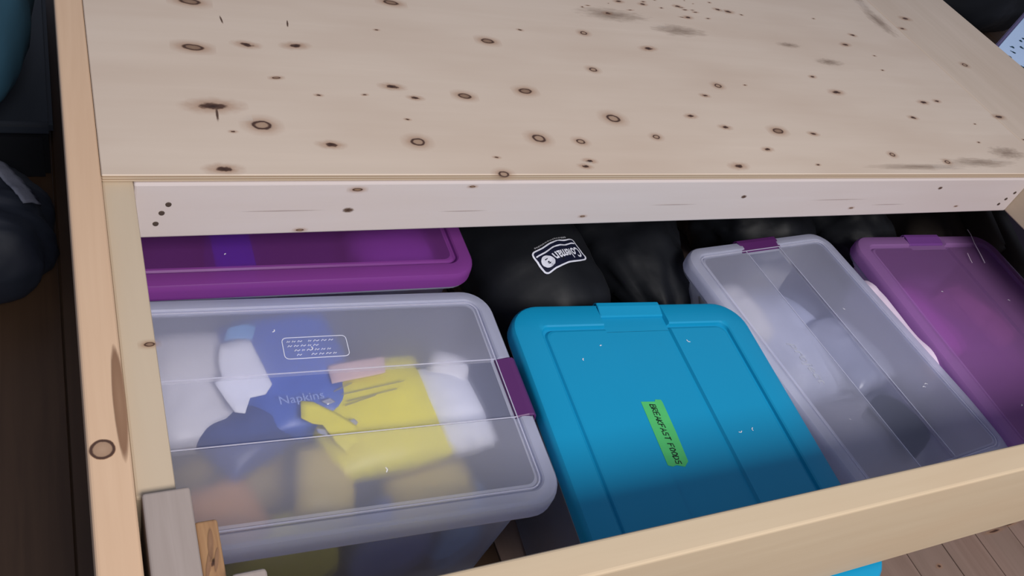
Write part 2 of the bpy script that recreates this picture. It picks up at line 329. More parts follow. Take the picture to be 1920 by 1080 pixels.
for x, y, t in ((2.060,1.551,'D'),(1.998,1.494,'d'),(2.094,1.338,'f'),(1.996,1.115,'D'),(1.996,1.029,'x')):
    decal_obj(MT[t], x, y, *SZ[t], rb, 'knot', 0.0004)

# ---------------------------------------------------------------- tubs
def rr_loop(hx, hy, r, sw, n=8):
    """rounded rectangle; the short ends carry exact break points at the strip edges"""
    P = []
    e = 0.0015
    def side(ax, fixed, a, b, brk):
        seq = [a] + brk + [b]
        return seq
    br = [-sw / 2 - e, -sw / 2 + e, sw / 2 - e, sw / 2 + e]
    for y in [-(hy - r)] + br + [hy - r]: P.append((hx, y))
    for k in range(1, n): a = math.pi / 2 * k / n; P.append((hx - r + r * math.cos(a), hy - r + r * math.sin(a)))
    for x in (hx - r, 0, -(hx - r)): P.append((x, hy))
    for k in range(1, n): a = math.pi / 2 + math.pi / 2 * k / n; P.append((-hx + r + r * math.cos(a), hy - r + r * math.sin(a)))
    for y in [hy - r] + br[::-1] + [-(hy - r)]: P.append((-hx, y))
    for k in range(1, n): a = math.pi + math.pi / 2 * k / n; P.append((-hx + r + r * math.cos(a), -hy + r + r * math.sin(a)))
    for x in (-(hx - r), 0, hx - r): P.append((x, -hy))
    for k in range(1, n): a = 1.5 * math.pi + math.pi / 2 * k / n; P.append((hx - r + r * math.cos(a), -hy + r + r * math.sin(a)))
    return P
def make_tub(name, L, Wd, h, rad, inset, strip, mats, latch_mat, latch_w, loc, rz, name_lid='lid', opaque=False, notch=0.007, body_in=0.016, crown=0.0):
    root = empty(name, (loc[0], loc[1], FLOOR), rz)
    zt = loc[2] - FLOOR
    mrim, mpan, mstrip, mbody = mats
    hx, hy = L / 2, Wd / 2
    prof = [(0.004, -0.030), (0.000, -0.029), (0.0, -0.012), (0.0015, -0.006), (0.005, -0.002), (0.011, 0.0), (inset - 0.008, 0.0012), (inset - 0.0025, 0.0010), (inset, -0.0010), (inset + 0.0015, -0.006), (inset + 0.005, -0.0065), (inset + 0.008, -0.0030), (inset + 0.011, -0.0022)]
    V, F, FM = [], [], []
    def hgt(x, y, d, z):
        if abs(y) < strip / 2 and d > 0.004 and abs(x) > hx - inset - 0.02:
            return min(z, -notch) if d > 0.006 else z
        return z
    rings = []
    for d, z in prof:
        lp = rr_loop(hx - d, hy - d, max(rad - d, 0.016), strip)
        rings.append(len(V)); V += [(x, y, hgt(x, y, d, z) + zt) for x, y in lp]
    n = len(rr_loop(hx, hy, rad, strip))
    for a, b in zip(rings, rings[1:]):
        for i in range(n): j = (i + 1) % n; F.append((a + i, a + j, b + j, b + i)); FM.append(0)
    # panel by rows
    d1 = prof[-1][0]; px, py, pr = hx - d1, hy - d1, max(rad - d1, 0.016); zp = prof[-1][1]
    ys = sorted(set([-py + pr * (1 - math.cos(math.pi / 2 * k / 8)) for k in range(9)] + [py - pr * (1 - math.cos(math.pi / 2 * k / 8)) for k in range(9)] +
                    [-strip / 2 - 0.0015, -strip / 2 + 0.0015, strip / 2 - 0.0015, strip / 2 + 0.0015] + [-strip / 2 - (py - pr - strip / 2) * k / 4 for k in (1, 2, 3)] + [strip / 2 + (py - pr - strip / 2) * k / 4 for k in (1, 2, 3)]))
    nc = 25; base = len(V)
    for y in ys:
        ay = abs(y); ex = px if ay <= py - pr else px - pr + math.sqrt(max(0, pr * pr - (ay - (py - pr)) ** 2))
        for k in range(nc):
            x = -ex + 2 * ex * k / (nc - 1)
            z = zp + crown * (1 - (x / px) ** 2) * (1 - (y / py) ** 2)
            if ay < strip / 2: z = -notch - 0.0005 + crown * (1 - (x / px) ** 2)
            V.append((x, y, z + zt))
    for r_ in range(len(ys) - 1):
        mid = abs((ys[r_] + ys[r_ + 1]) / 2) < strip / 2 - 0.0016
        for k in range(nc - 1):
            a = base + r_ * nc + k; F.append((a, a + 1, a + 1 + nc, a + nc)); FM.append(2 if mid else 1)
    lid = mk(name_lid, V, F, [mrim, mpan, mstrip], root, True, fm=FM)
    lid.data.set_sharp_from_angle(angle=R(28)) if hasattr(lid.data, 'set_sharp_from_angle') else None
    # fine moulded lines that catch the light along the strip and panel edge
    # body
    V, F = [], []
    bp = [(0.003, -0.036), (0.003, -0.032), (0.009, -0.031), (0.012, -0.010), (body_in, -0.012), (body_in + 0.001, -0.05), (body_in + 0.012, -0.055), (body_in + 0.03, -zt + 0.012), (body_in + 0.038, -zt + 0.002), (body_in + 0.06, -zt + 0.001)]
    bp = bp[3:] if False else bp
    n = None
    for d, z in bp:
        lp = rr_loop(hx - d, hy - d, max(rad - d * 0.6, 0.02), strip); n = len(lp)
        V += [(x, y, z + zt) for x, y in lp]
    for a in range(len(bp) - 1):
        for i in range(n): j = (i + 1) % n; F.append((a * n + j, a * n + i, (a + 1) * n + i, (a + 1) * n + j))
    F.append(tuple((len(bp) - 1) * n + i for i in range(n)))
    mk('tub_body', V, F, mbody, root, True)
    # latches at both short ends
    if latch_mat:
        for s in (1, -1):
            lw = latch_w / 2; t = 0.0025
            pr_ = [(hx - 0.031, -0.0045), (hx - 0.029, -0.0015), (hx - 0.010, 0.0022), (hx - 0.002, 0.0018), (hx + 0.003, -0.003), (hx + 0.0045, -0.012), (hx + 0.0045, -0.040), (hx + 0.001, -0.046)]
            inn = [(x - t * 0.6 if i > 3 else x, z - t) for i, (x, z) in enumerate(pr_)]
            poly = pr_ + inn[::-1]; V = []; F = []; m_ = len(poly)
            yy = [-lw, -lw + 0.002, lw - 0.002, lw]
            for q, y in enumerate(yy):
                sh = 0.0012 if q in (0, 3) else 0
                for i, (x, z) in enumerate(poly): V.append((s * x, y, z + zt - sh))
            for q in range(3):
                for i in range(m_):
                    j = (i + 1) % m_; F.append((q * m_ + i, q * m_ + j, (q + 1) * m_ + j, (q + 1) * m_ + i))
            F.append(tuple(range(m_))); F.append(tuple(3 * m_ + i for i in range(m_)))
            bm = bmesh.new(); vs = [bm.verts.new(v) for v in V]
            for f in F: bm.faces.new([vs[i] for i in f])
            bmo('latch', bm, latch_mat, root, False)
    return root, lid, zt
def lint(root, lid, zt, pts, size=0.0016, m_=None):
    V, F = [], []
    for (x, y, a, l) in pts:
        v, f = ribbon([(x, y), (x + l * math.cos(a), y + l * math.sin(a)), (x + l * 1.6 * math.cos(a + 0.5), y + l * 1.6 * math.sin(a + 0.5))], size)
        n = len(V); V += [(p[0], p[1], zt - 0.0014) for p in v]; F += [tuple(i + n for i in q) for q in f]
    o = mk('lint', V, F, m_ or LINT, lid); o['kind'] = 'stuff'
LINT = plain('lint_fibre', (0.75, 0.74, 0.8), 0.8, 0.1)

W_, Wlid, Wz = make_tub('storage_tub', 0.60, 0.415, 0.3, 0.050, 0.026, 0.112, (FROSTR, FROST, STRIP, BODY), LATCH, 0.112, (0.326, 0.700, -0.242), R(-2.6))
tag(W_, 'clear storage tub of yellow and blue packets, plum latch beside the teal lid', 'tub')
T_, Tlid, Tz = make_tub('storage_tub', 0.570, 0.488, 0.3, 0.062, 0.052, 0.132, (TEAL, TEAL, TEAL, BODY), TEAL, 0.130, (0.877, 0.553, -0.242), R(90 - 4.2), notch=0.0065)
tag(T_, 'storage tub with an opaque teal lid bearing green handwritten tape', 'tub')
R_, Rlid, Rz = make_tub('storage_tub', 0.625, 0.432, 0.3, 0.050, 0.026, 0.100, (FROSTR, FROST, STRIP, BODY), LATCH, 0.115, (1.374, 0.708, -0.280), R(90 + 4.8))
tag(R_, 'clear storage tub with plum latch, between the teal and mauve lids', 'tub')
P1_, P1lid, P1z = make_tub('storage_tub', 0.59, 0.415, 0.3, 0.050, 0.030, 0.110, (PURPR, PURP, PURP, BODY), LATCHP, 0.112, (0.347, 1.139, -0.240), R(-1.2))
tag(P1_, 'deep purple lidded tub, half hidden under the cross beam at left', 'tub')
P2_, P2lid, P2z = make_tub('storage_tub', 0.62, 0.475, 0.3, 0.055, 0.034, 0.125, (PURPLR, PURPL, PURPL, BODY), LATCHP, 0.115, (1.842, 0.688, -0.270), R(90 - 2.2))
tag(P2_, 'translucent mauve lidded tub at the far right with a white thread on top', 'tub')

def local(root, x, y):
    """world xy -> the tub's own xy"""
    a = -root.rotation_euler.z; dx, dy = x - root.location.x, y - root.location.y
    return dx * math.cos(a) - dy * math.sin(a), dx * math.sin(a) + dy * math.cos(a)
for root, lid, zt, n in ((W_, Wlid, Wz, 3), (T_, Tlid, Tz, 7), (R_, Rlid, Rz, 5), (P1_, P1lid, P1z, 4), (P2_, P2lid, P2z, 4)):
    lint(root, lid, zt, [(random.uniform(-0.21, 0.21), random.choice((-1, 1)) * random.uniform(0.08, 0.14), random.uniform(0, 6), random.uniform(0.002, 0.005)) for _ in range(n)])

# moulded panel on the left clear lid: outline plus rows of illegible raised marks
def rrect_line(w_, h_, r, n=4):
    P = []
    for cx, cy, a0 in ((w_ / 2 - r, h_ / 2 - r, 0), (-w_ / 2 + r, h_ / 2 - r, 90), (-w_ / 2 + r, -h_ / 2 + r, 180), (w_ / 2 - r, -h_ / 2 + r, 270)):
        for k in range(n + 1): a = R(a0 + 90 * k / n); P.append((cx + r * math.cos(a), cy + r * math.sin(a)))
    return P + [P[0]]
lx, ly = local(W_, 0.322, 0.802)
L = [rrect_line(0.096, 0.040, 0.007)]
random.seed(3)
for r_ in range(4):
    x = -0.041
    while x < 0.036:
        l = random.uniform(0.003, 0.009); y = 0.0125 - r_ * 0.0085
        if random.random() < 0.75: L.append([(x, y - 0.0015), (x + l * 0.3, y + 0.0015), (x + l * 0.6, y - 0.0012), (x + l, y + 0.001)])
        x += l + 0.003
strokes('moulded_panel', L, 0.0011, WHITE_LINE, Wlid, 0.0004, loc=(lx, ly, Wz - 0.0021), rz=0)
# bright moulded ridges along strip and panel edges of the clear lids
def ridge(lid, zt, L_, Wd, inset, strip, m_, wd=0.0014):
    hx, hy = L_ / 2 - inset - 0.011, Wd / 2 - inset - 0.011
    L = [[(-hx, strip / 2), (hx + 0.006, strip / 2)], [(-hx, -strip / 2), (hx + 0.006, -strip / 2)]]
    P = rrect_line(2 * hx + 0.014, 2 * hy + 0.014, 0.02, 5)
    L.append([p for p in P])
    V, F = [], []
    for k, ln in enumerate(L):
        v, f = ribbon(ln, wd); n = len(V)
        for q in v: V.append((q[0], q[1], zt - 0.0013 if not (abs(q[1]) < strip / 2 - 0.001 and k == 2) else zt - 0.0068))
        F += [tuple(i + n for i in q) for q in f]
    o = mk('moulded_ridge', V, F, m_, lid); s = o.modifiers.new('thickness', 'SOLIDIFY'); s.thickness = 0.0012; s.offset = 0
RIDGE = clearplastic('moulded_ridge', (0.9, 0.9, 0.95), (0.85, 0.85, 0.97), 0.25, 0.05, 0.2, 0.6)
ridge(Wlid, Wz, 0.60, 0.415, 0.026, 0.112, RIDGE)
ridge(Rlid, Rz, 0.625, 0.432, 0.026, 0.100, RIDGE)
lx, ly = local(R_, 1.255, 0.685)
text_mesh('project', 0.026, plain('raised_word', (0.40, 0.41, 0.50), 0.4, 0.4), 'moulded_word', Rlid, (lx, ly, Rz - 0.0015), R(-90) - R_.rotation_euler.z + R(4.8), 0.0003, 0.3, width=0.105)

# green tape with handwriting
TAPE = plain('green_tape', (0.07, 0.44, 0.13), 0.6, 0.3, 0.12, 40)
INK = plain('black_marker', (0.006, 0.02, 0.012), 0.5, 0.3)
lx, ly = local(T_, 0.8365, 0.566)
rz = R(-90 - 5.5) - T_.rotation_euler.z
tl, tw = 0.125, 0.0415
P = [(-tl / 2, -tw / 2 + 0.001), (tl / 2 - 0.004, -tw / 2), (tl / 2 - 0.001, -tw / 2 + 0.008), (tl / 2 - 0.003, -tw / 2 + 0.016), (tl / 2 + 0.001, tw / 2 - 0.012), (tl / 2 - 0.008, tw / 2 - 0.002), (0, tw / 2), (-tl / 2 + 0.004, tw / 2), (-tl / 2 - 0.002, tw / 2 - 0.001), (-tl / 2 - 0.003, tw / 2 - 0.012), (-tl / 2 + 0.001, tw / 2 - 0.014)]
tape = mk('tape', [(x, y, 0) for x, y in P], [tuple(range(len(P)))], TAPE, Tlid, loc=(lx, ly, Tz - 0.0069), rot=(0, 0, rz))
s_ = tape.modifiers.new('thickness', 'SOLIDIFY'); s_.thickness = 0.0004; s_.offset = 1
tape['label'] = 'green masking tape reading BREAKFAST FOODS'
GL = {'B': [[(0, 0), (0, 1), (.5, .95), (.55, .7), (.1, .52), (.6, .4), (.6, .1), (0, 0)]], 'R': [[(0, 0), (0, 1), (.55, .9), (.5, .6), (0, .5), (.6, 0)]],
      'E': [[(.6, 1), (0, .95), (0, 0), (.6, .05)], [(0, .5), (.5, .52)]], 'A': [[(0, 0), (.32, 1), (.65, 0)], [(.12, .35), (.55, .38)]],
      'K': [[(0, 0), (0, 1)], [(.55, 1), (0, .45), (.6, 0)]], 'F': [[(.65, 1), (0, .95), (0, 0)], [(0, .5), (.5, .55)]],
      'S': [[(.6, .95), (.1, .9), (.05, .6), (.55, .45), (.5, .05), (0, .08)]], 'T': [[(0, .95), (.7, 1)], [(.35, 1), (.32, 0)]],
      'O': [[(.3, 1), (.02, .6), (.15, .05), (.5, .1), (.6, .6), (.3, 1)]], 'D': [[(0, 0), (0, 1), (.5, .8), (.6, .3), (0, 0)]]}
random.seed(12)
L = []; x = -0.056; hh = 0.0105
for ch in 'BREAKFAST FOODS':
    if ch == ' ': x += 0.006; continue
    dy = random.uniform(-0.0006, 0.0006)
    for ln in GL[ch]: L.append([(x + px * hh * 0.95 + 0.12 * py * hh, -0.006 + (x + .05) * 0.01 + dy + py * hh) for px, py in ln])
    x += hh * 0.74
strokes('handwriting', L, 0.0019, INK, tape, 0.0002, loc=(0, 0, 0.0005))

# thread and hair on the mauve lid
def tube(name, pts, rad, m_, parent=None):
    cu = bpy.data.curves.new(name, 'CURVE'); cu.dimensions = '3D'; sp_ = cu.splines.new('POLY'); sp_.points.add(len(pts) - 1)
    for p, q in zip(sp_.points, pts): p.co = (*q, 1)
    cu.bevel_depth = rad; cu.bevel_resolution = 1
    t = bpy.data.objects.new('tmp', cu); COL.objects.link(t); dg = bpy.context.evaluated_depsgraph_get()
    me = bpy.data.meshes.new_from_object(t.evaluated_get(dg)); bpy.data.objects.remove(t); me.materials.clear(); me.materials.append(m_)
    o = bpy.data.objects.new(name, me); COL.objects.link(o)
    if parent: o.parent = parent
    return o
THR = plain('thread_fibre', (0.85, 0.75, 0.88), 0.7, 0.2)
zt_ = -0.2675
th = tube('thread', [(2.035, 1.005, zt_ + .001), (2.028, 0.985, zt_ + .0015), (2.012, 0.955, zt_ + .001), (2.000, 0.925, zt_ + .001), (1.984, 0.89, zt_ + .001)], 0.0010, THR)
tag(th, 'longer white thread lying on the mauve lid', 'thread')
th = tube('thread', [(1.955, 0.925, zt_ + .001), (1.945, 0.905, zt_ + .001), (1.940, 0.893, zt_ + .001)], 0.0006, THR)
tag(th, 'short white thread lying on the mauve lid', 'thread')

# ---------------------------------------------------------------- soft things
def pouch(name, cx, cy, z0, w_, l_, t_, rz, m_, seed=1, wr=0.004, label=None, cat='packet', group=None, p=2.6, n=26, outline=0.04, tilt=(0, 0), parent=None):
    V, F = [], []
    def top(u, v):
        e = max(0, 1 - abs(u) ** p) * max(0, 1 - abs(v) ** p)
        return t_ * (e ** 0.5)
    for side in (1, -1):
        for j in range(n + 1):
            for i in range(n + 1):
                u = -1 + 2 * i / n; v = -1 + 2 * j / n
                ox = outline * noise.noise(Vector((v * 2.2, seed * 3.1, 0))); oy = outline * noise.noise(Vector((u * 2.2, seed * 5.7, 4)))
                # round the corners a little
                k = 1 - 0.06 * (u * v) ** 2
                x = (u * k + ox) * w_ / 2; y = (v * k + oy) * l_ / 2
                e = max(0, 1 - abs(u) ** p) * max(0, 1 - abs(v) ** p)
                z = side * top(u, v) / 2
                q = Vector((x * 9, y * 9, seed * 7.3 + side))
                z += wr * (noise.noise(q) * 1.2 + abs(noise.noise(q * 2.3)) * 1.2) * min(1, e * 3) * (1 if side > 0 else 0.4)
                V.append((x, y, z + t_ / 2))
    m1 = (n + 1) ** 2
    for j in range(n):
        for i in range(n):
            a = j * (n + 1) + i
            F.append((a, a + 1, a + n + 2, a + n + 1)); F.append((m1 + a + n + 1, m1 + a + n + 2, m1 + a + 1, m1 + a))
    bm = bmesh.new(); vs = [bm.verts.new(v) for v in V]
    for f in F: bm.faces.new([vs[i] for i in f])
    bmesh.ops.remove_doubles(bm, verts=bm.verts, dist=0.0004)
    o = bmo(name, bm, m_, parent, True, loc=(cx, cy, z0), rot=(tilt[0], tilt[1], rz))
    if label: tag(o, label, cat, group)
    return o
BLUE = plain('blue_film', (0.04, 0.12, 0.52), 0.35, 0.5, 0.35, 9, 0.3, 30)
NAVY = plain('navy_film', (0.018, 0.05, 0.22), 0.35, 0.5, 0.3, 9, 0.3, 30)
YEL = plain('yellow_film', (0.90, 0.78, 0.02), 0.35, 0.5, 0.12, 9, 0.2, 30)
ORG = plain('orange_film', (0.55, 0.26, 0.06), 0.4, 0.5, 0.2, 9)
PALE = plain('pale_film', (0.75, 0.73, 0.72), 0.4, 0.5, 0.1, 9, 0.2, 20)
OLIV = plain('dull_yellow_film', (0.58, 0.44, 0.09), 0.4, 0.5, 0.2, 12)
MIDG = plain('mid_grey_film', (0.34, 0.33, 0.36), 0.5, 0.4, 0.25, 6)
PALEB = plain('hazy_blue_film', (0.55, 0.58, 0.70), 0.4, 0.5, 0.2, 6)
WHT = plain('white_paper', (0.86, 0.86, 0.88), 0.5, 0.4, 0.03, 9)
GREYD = plain('grey_film', (0.12, 0.12, 0.17), 0.5, 0.5, 0.3, 6)
MUS = plain('mustard_film', (0.40, 0.29, 0.07), 0.5, 0.4, 0.25, 8)
PINKB = plain('pink_card', (0.72, 0.50, 0.45), 0.6, 0.3, 0.1, 20)
FOIL = plain('silver_foil', (0.75, 0.75, 0.8), 0.25, 0.5, 0.1, 40, 0.8, 80, metal=0.9)
LBLUE = plain('light_blue_film', (0.16, 0.36, 0.66), 0.4, 0.4, 0.1)
TXT = plain('pale_print', (0.32, 0.42, 0.75), 0.5, 0.3)
GRY = plain('grey_print', (0.28, 0.26, 0.12), 0.5, 0.3)
RED = plain('red_print', (0.62, 0.25, 0.2), 0.5, 0.3)
B0 = FLOOR + 0.006
# left clear tub
pouch('food_packet', 0.20, 0.675, B0, 0.22, 0.15, 0.19, 0.1, MUS, 2, label='mustard packet at the front of the clear tub, blurred by its lid')
pouch('food_packet', 0.45, 0.675, B0, 0.22, 0.15, 0.18, -0.1, GREYD, 3, label='dark grey packet deep in the right half of the clear tub')
pouch('food_packet', 0.31, 0.79, B0, 0.38, 0.11, 0.19, 0.0, GREYD, 4, label='dark grey packet deep along the back of the clear tub')
pouch('food_packet', 0.155, 0.588, -0.352, 0.12, 0.10, 0.045, 0.3, ORG, 6, label='orange packet blurred near the grey corner post')
pouch('food_packet', 0.455, 0.582, -0.370, 0.14, 0.08, 0.055, 0.1, OLIV, 16, label='dull tan packet low behind the front rim of the clear tub')
bp_ = pouch('snack_bag', 0.288, 0.792, -0.342, 0.185, 0.225, 0.076, 0.10, BLUE, 8, wr=0.006, label='crinkled blue snack bag under the clear tub lid')
pouch('snack_bag', 0.215, 0.700, -0.344, 0.14, 0.10, 0.066, 0.5, NAVY, 9, wr=0.006, label='dark navy packet below the white paper label in the clear tub')
pouch('plastic_bag', 0.150, 0.790, -0.352, 0.13, 0.20, 0.075, 0.0, PALE, 10, label='pale hazy bag at the left end of the clear tub')
yb = pouch('yellow_pouch', 0.398, 0.700, -0.338, 0.205, 0.200, 0.072, 0.08, YEL, 11, wr=0.003, label='large yellow pouch under the clear tub lid', outline=0.02)
pouch('yellow_pouch', 0.300, 0.606, -0.345, 0.085, 0.12, 0.060, -0.2, OLIV, 12, label='narrow yellow packet hanging down toward the front of the clear tub')
pouch('cotton_bag', 0.520, 0.700, -0.343, 0.105, 0.170, 0.074, 0.05, WHT, 13, label='puffy white bag beside the yellow pouch in the clear tub', p=2.0)
pouch('bread_bag', 0.535, 0.765, -0.322, 0.07, 0.055, 0.05, -0.5, PALE, 23, label='small pale bag at the latch end of the clear tub')
pouch('snack_bag', 0.405, 0.568, -0.53, 0.13, 0.055, 0.20, 0.0, plain('dull_blue_film', (0.10, 0.16, 0.45), 0.4, 0.5, 0.3, 14), 61, label='grey blue packet behind the front wall of the clear tub')
pouch('food_packet', 0.245, 0.568, -0.53, 0.17, 0.055, 0.20, 0.05, YEL, 62, label='mustard yellow packet low behind the front wall of the clear tub, near the corner post')
pouch('food_packet', 0.515, 0.570, -0.53, 0.075, 0.055, 0.19, 0.1, LBLUE, 63, label='light blue packet behind the front wall corner of the clear tub')
# torn white paper patch and light blue part on the blue bag
def flat_patch(name, pts, z, th, m_, parent=None, label=None, cat=None, bend=0.002, seed=1):
    """small sheet with its own outline, thickness and gentle bends"""
    bm = bmesh.new(); vs = [bm.verts.new((x, y, 0)) for x, y in pts]; f = bm.faces.new(vs)
    c = Vector((sum(p[0] for p in pts) / len(pts), sum(p[1] for p in pts) / len(pts), 0))
    bmesh.ops.poke(bm, faces=[f]); bmesh.ops.subdivide_edges(bm, edges=bm.edges[:], cuts=3, use_grid_fill=True)
    for v in bm.verts: v.co = v.co - c; v.co.z = bend * noise.noise(Vector((v.co.x * 25, v.co.y * 25, seed)))
    bmesh.ops.recalc_face_normals(bm, faces=bm.faces)
    o = bmo(name, bm, m_, None, True, loc=(c.x, c.y, z)); s = o.modifiers.new('thickness', 'SOLIDIFY'); s.thickness = th; s.offset = 1
    if parent: o.parent = parent; o.location -= parent.location; 
    if label: tag(o, label, cat)
    return o
flat_patch('paper_sheet', [(0.182, 0.800), (0.190, 0.832), (0.215, 0.838), (0.232, 0.836), (0.240, 0.80), (0.250, 0.752), (0.238, 0.736), (0.216, 0.733), (0.205, 0.708), (0.192, 0.712), (0.183, 0.735), (0.172, 0.765), (0.184, 0.775)], -0.2575, 0.0008, WHT, label='torn white paper sheet on the blue snack bag', cat='paper')
flat_patch('film_piece', [(0.196, 0.838), (0.205, 0.862), (0.232, 0.868), (0.246, 0.862), (0.236, 0.836), (0.215, 0.840)], -0.2580, 0.0008, LBLUE, label='light blue film piece above the torn white paper', cat='film')
t_ = text_mesh('Napkins', 0.020, TXT, 'printed_word', None, (0.286, 0.722, -0.2570), R(2), 0.0002)
t_.parent = bp_; t_.matrix_parent_inverse = bp_.matrix_basis.inverted()
flat_patch('printed_card', [(0.335, 0.775), (0.425, 0.782), (0.42, 0.752), (0.335, 0.742)], -0.2590, 0.0006, PINKB, label='pinkish printed card edge on the yellow pouch', cat='card')
L = []
for k, (x0, x1, y) in enumerate(((0.345, 0.445, 0.728), (0.350, 0.430, 0.715), (0.345, 0.395, 0.708), (0.335, 0.365, 0.735))): L.append([(x0, y - 0.006), ((x0 + x1) / 2, y), (x1, y + 0.006)])
st = strokes('printed_line', L, 0.0016, GRY, None, 0.0003, loc=(0, 0, -0.2605)); st.parent = yb; st.matrix_parent_inverse = yb.matrix_basis.inverted()
# folded yellow corner with foil lining, poking through the strip
cor = flat_patch('foil_pouch_corner', [(0.278, 0.688), (0.283, 0.716), (0.300, 0.712), (0.330, 0.690), (0.352, 0.662), (0.350, 0.636), (0.326, 0.622), (0.316, 0.640), (0.305, 0.672), (0.292, 0.676)], -0.2560, 0.0015, YEL, label='bright yellow folded pouch corner pressed against the clear lid', cat='packet', bend=0.003, seed=6)
for pts in ([(0.295, 0.668), (0.312, 0.664), (0.322, 0.655), (0.310, 0.652), (0.296, 0.660)], [(0.343, 0.672), (0.351, 0.676), (0.356, 0.668), (0.349, 0.662)], [(0.312, 0.712), (0.326, 0.716), (0.332, 0.709), (0.32, 0.705)]):
    flat_patch('foil_lining', pts, -0.2575, 0.001, FOIL, cor)

# right clear tub
pouch('plastic_bag', 1.34, 0.79, B0, 0.28, 0.32, 0.235, 0.1, PALEB, 31, label='pale blue grey bag at the back of the right clear tub')
pouch('plastic_bag', 1.40, 0.56, B0, 0.28, 0.19, 0.225, 0.0, MIDG, 32, label='dim grey bag deep at the front of the right clear tub')
pouch('plastic_bag', 1.22, 0.85, -0.385, 0.10, 0.16, 0.085, 0.1, PALE, 33, label='pale beige bag near the latch of the right clear tub')
pouch('plastic_bag', 1.42, 0.72, -0.360, 0.13, 0.19, 0.064, 0.2, plain('crumpled_film', (0.30, 0.31, 0.38), 0.25, 0.6, 0.4, 12, 0.9, 40), 34, wr=0.012, label='crumpled clear wrapping under the strip of the right clear tub')
pouch('black_pouch', 1.425, 0.545, -0.375, 0.12, 0.13, 0.07, 0.4, BLACKF, 35, label='black pouch at the front of the right clear tub')
# teal-lidded tub
pouch('plastic_bag', 0.875, 0.56, B0, 0.36, 0.42, 0.24, R(-4), GREYD, 71, label='dim grey bag filling the teal lidded tub')
# mauve tub
pouch('plastic_bag', 1.84, 0.70, B0, 0.34, 0.50, 0.235, 0.0, MIDG, 41, label='dim grey bag filling the bottom of the mauve tub')
pouch('plastic_bag', 1.70, 0.78, -0.380, 0.11, 0.22, 0.085, 0.1, plain('pink_film', (0.75, 0.5, 0.72), 0.4, 0.5, 0.1), 42, label='pale pink bag along the left side of the mauve tub')
pouch('plastic_bag', 1.875, 0.77, -0.368, 0.10, 0.20, 0.07, 0.35, plain('beige_film', (0.42, 0.36, 0.33), 0.5, 0.4, 0.3), 43, wr=0.01, label='beige crumpled bag in the middle of the mauve tub')
# purple tub
pouch('plastic_bag', 0.35, 1.14, B0, 0.48, 0.30, 0.20, 0.0, GREYD, 51, label='dim grey bag filling the purple tub')
bx = board('blue_box', 0.205, 0.268, 0.975, 1.09, -0.34, -0.254, plain('bright_blue_card', (0.03, 0.07, 0.75), 0.5, 0.4, 0.1), None, 0.003); tag(bx, 'bright blue box seen through the deep purple lid', 'box')
pouch('plastic_bag', 0.52, 1.05, -0.352, 0.16, 0.12, 0.08, 0.1, PALE, 53, label='pale bag at the right end of the purple tub')
# bag squeezed between the right clear tub and the mauve tub
pouch('carrier_bag', 1.592, 0.76, -0.425, 0.034, 0.30, 0.14, R(1), plain('pinkish_white_film', (0.72, 0.60, 0.74), 0.4, 0.5, 0.08, 20, 0.4, 50), 61, wr=0.006, label='pinkish white plastic bag squeezed between the right clear and mauve tubs', cat='bag', outline=0.12, p=9.0)

# ---------------------------------------------------------------- black bags behind the tubs
def duffel(name, a, b, r0, r1, zc, squash, m_, seed, label, wr=0.010, cat='bag', ns=48, nt=48, endp=3.0):
    a = Vector(a); b = Vector(b); ax = (b - a); Ln = ax.length; ax.normalize(); sd = Vector((ax.y, -ax.x)); V, F = [], []
    for i in range(ns + 1):
        s = i / ns; e = max(0.0, 1 - abs(2 * s - 1) ** endp) ** (1 / endp); r = (r0 + (r1 - r0) * s) * max(e, 0.02)
        for j in range(nt):
            t = 2 * math.pi * j / nt
            q = Vector((s * 5, math.cos(t) * 1.3, math.sin(t) * 1.3 + seed * 4.1))
            d = wr * (noise.noise(q * 1.3) * 1.6 + abs(noise.noise(q * 3.1)) * 1.0)
            rr_ = r + d * e
            c = a + ax * (Ln * s)
            z = zc + math.sin(t) * rr_ * squash
            z = max(z, FLOOR + 0.002)
            V.append((c.x + sd.x * math.cos(t) * rr_ - a.x, c.y + sd.y * math.cos(t) * rr_ - a.y, z - zc))
    for i in range(ns):
        for j in range(nt):
            k = (j + 1) % nt; F.append((i * nt + j, i * nt + k, (i + 1) * nt + k, (i + 1) * nt + j))
    F.append(tuple(range(nt))[::-1]); F.append(tuple(ns * nt + j for j in range(nt)))
    bm = bmesh.new(); vs = [bm.verts.new(v) for v in V]
    for f in F: bm.faces.new([vs[i] for i in f])
    o = bmo(name, bm, m_, None, True, loc=(a.x, a.y, zc)); tag(o, label, cat); return o
b1 = duffel('stuff_sack', (0.862, 0.856), (0.76, 1.55), 0.155, 0.105, -0.400, 1.0, BLACKF, 3, 'round black sack with a white printed logo, behind the teal lid')
b2 = duffel('stuff_sack', (1.115, 0.90), (1.16, 1.60), 0.085, 0.21, -0.42, 0.95, BLACKG, 7, 'glossy black sack between the logo sack and the right clear tub', wr=0.02)
b3 = duffel('black_bag', (1.56, 1.06), (1.52, 1.60), 0.15, 0.15, -0.42, 0.8, BLACKG, 11, 'black plastic bag behind the gap between the right two tubs', wr=0.022)
b4 = duffel('black_bag', (1.84, 1.04), (1.85, 1.6), 0.11, 0.12, -0.40, 0.9, BLACKF, 13, 'black cloth bag behind the mauve tub', wr=0.02)
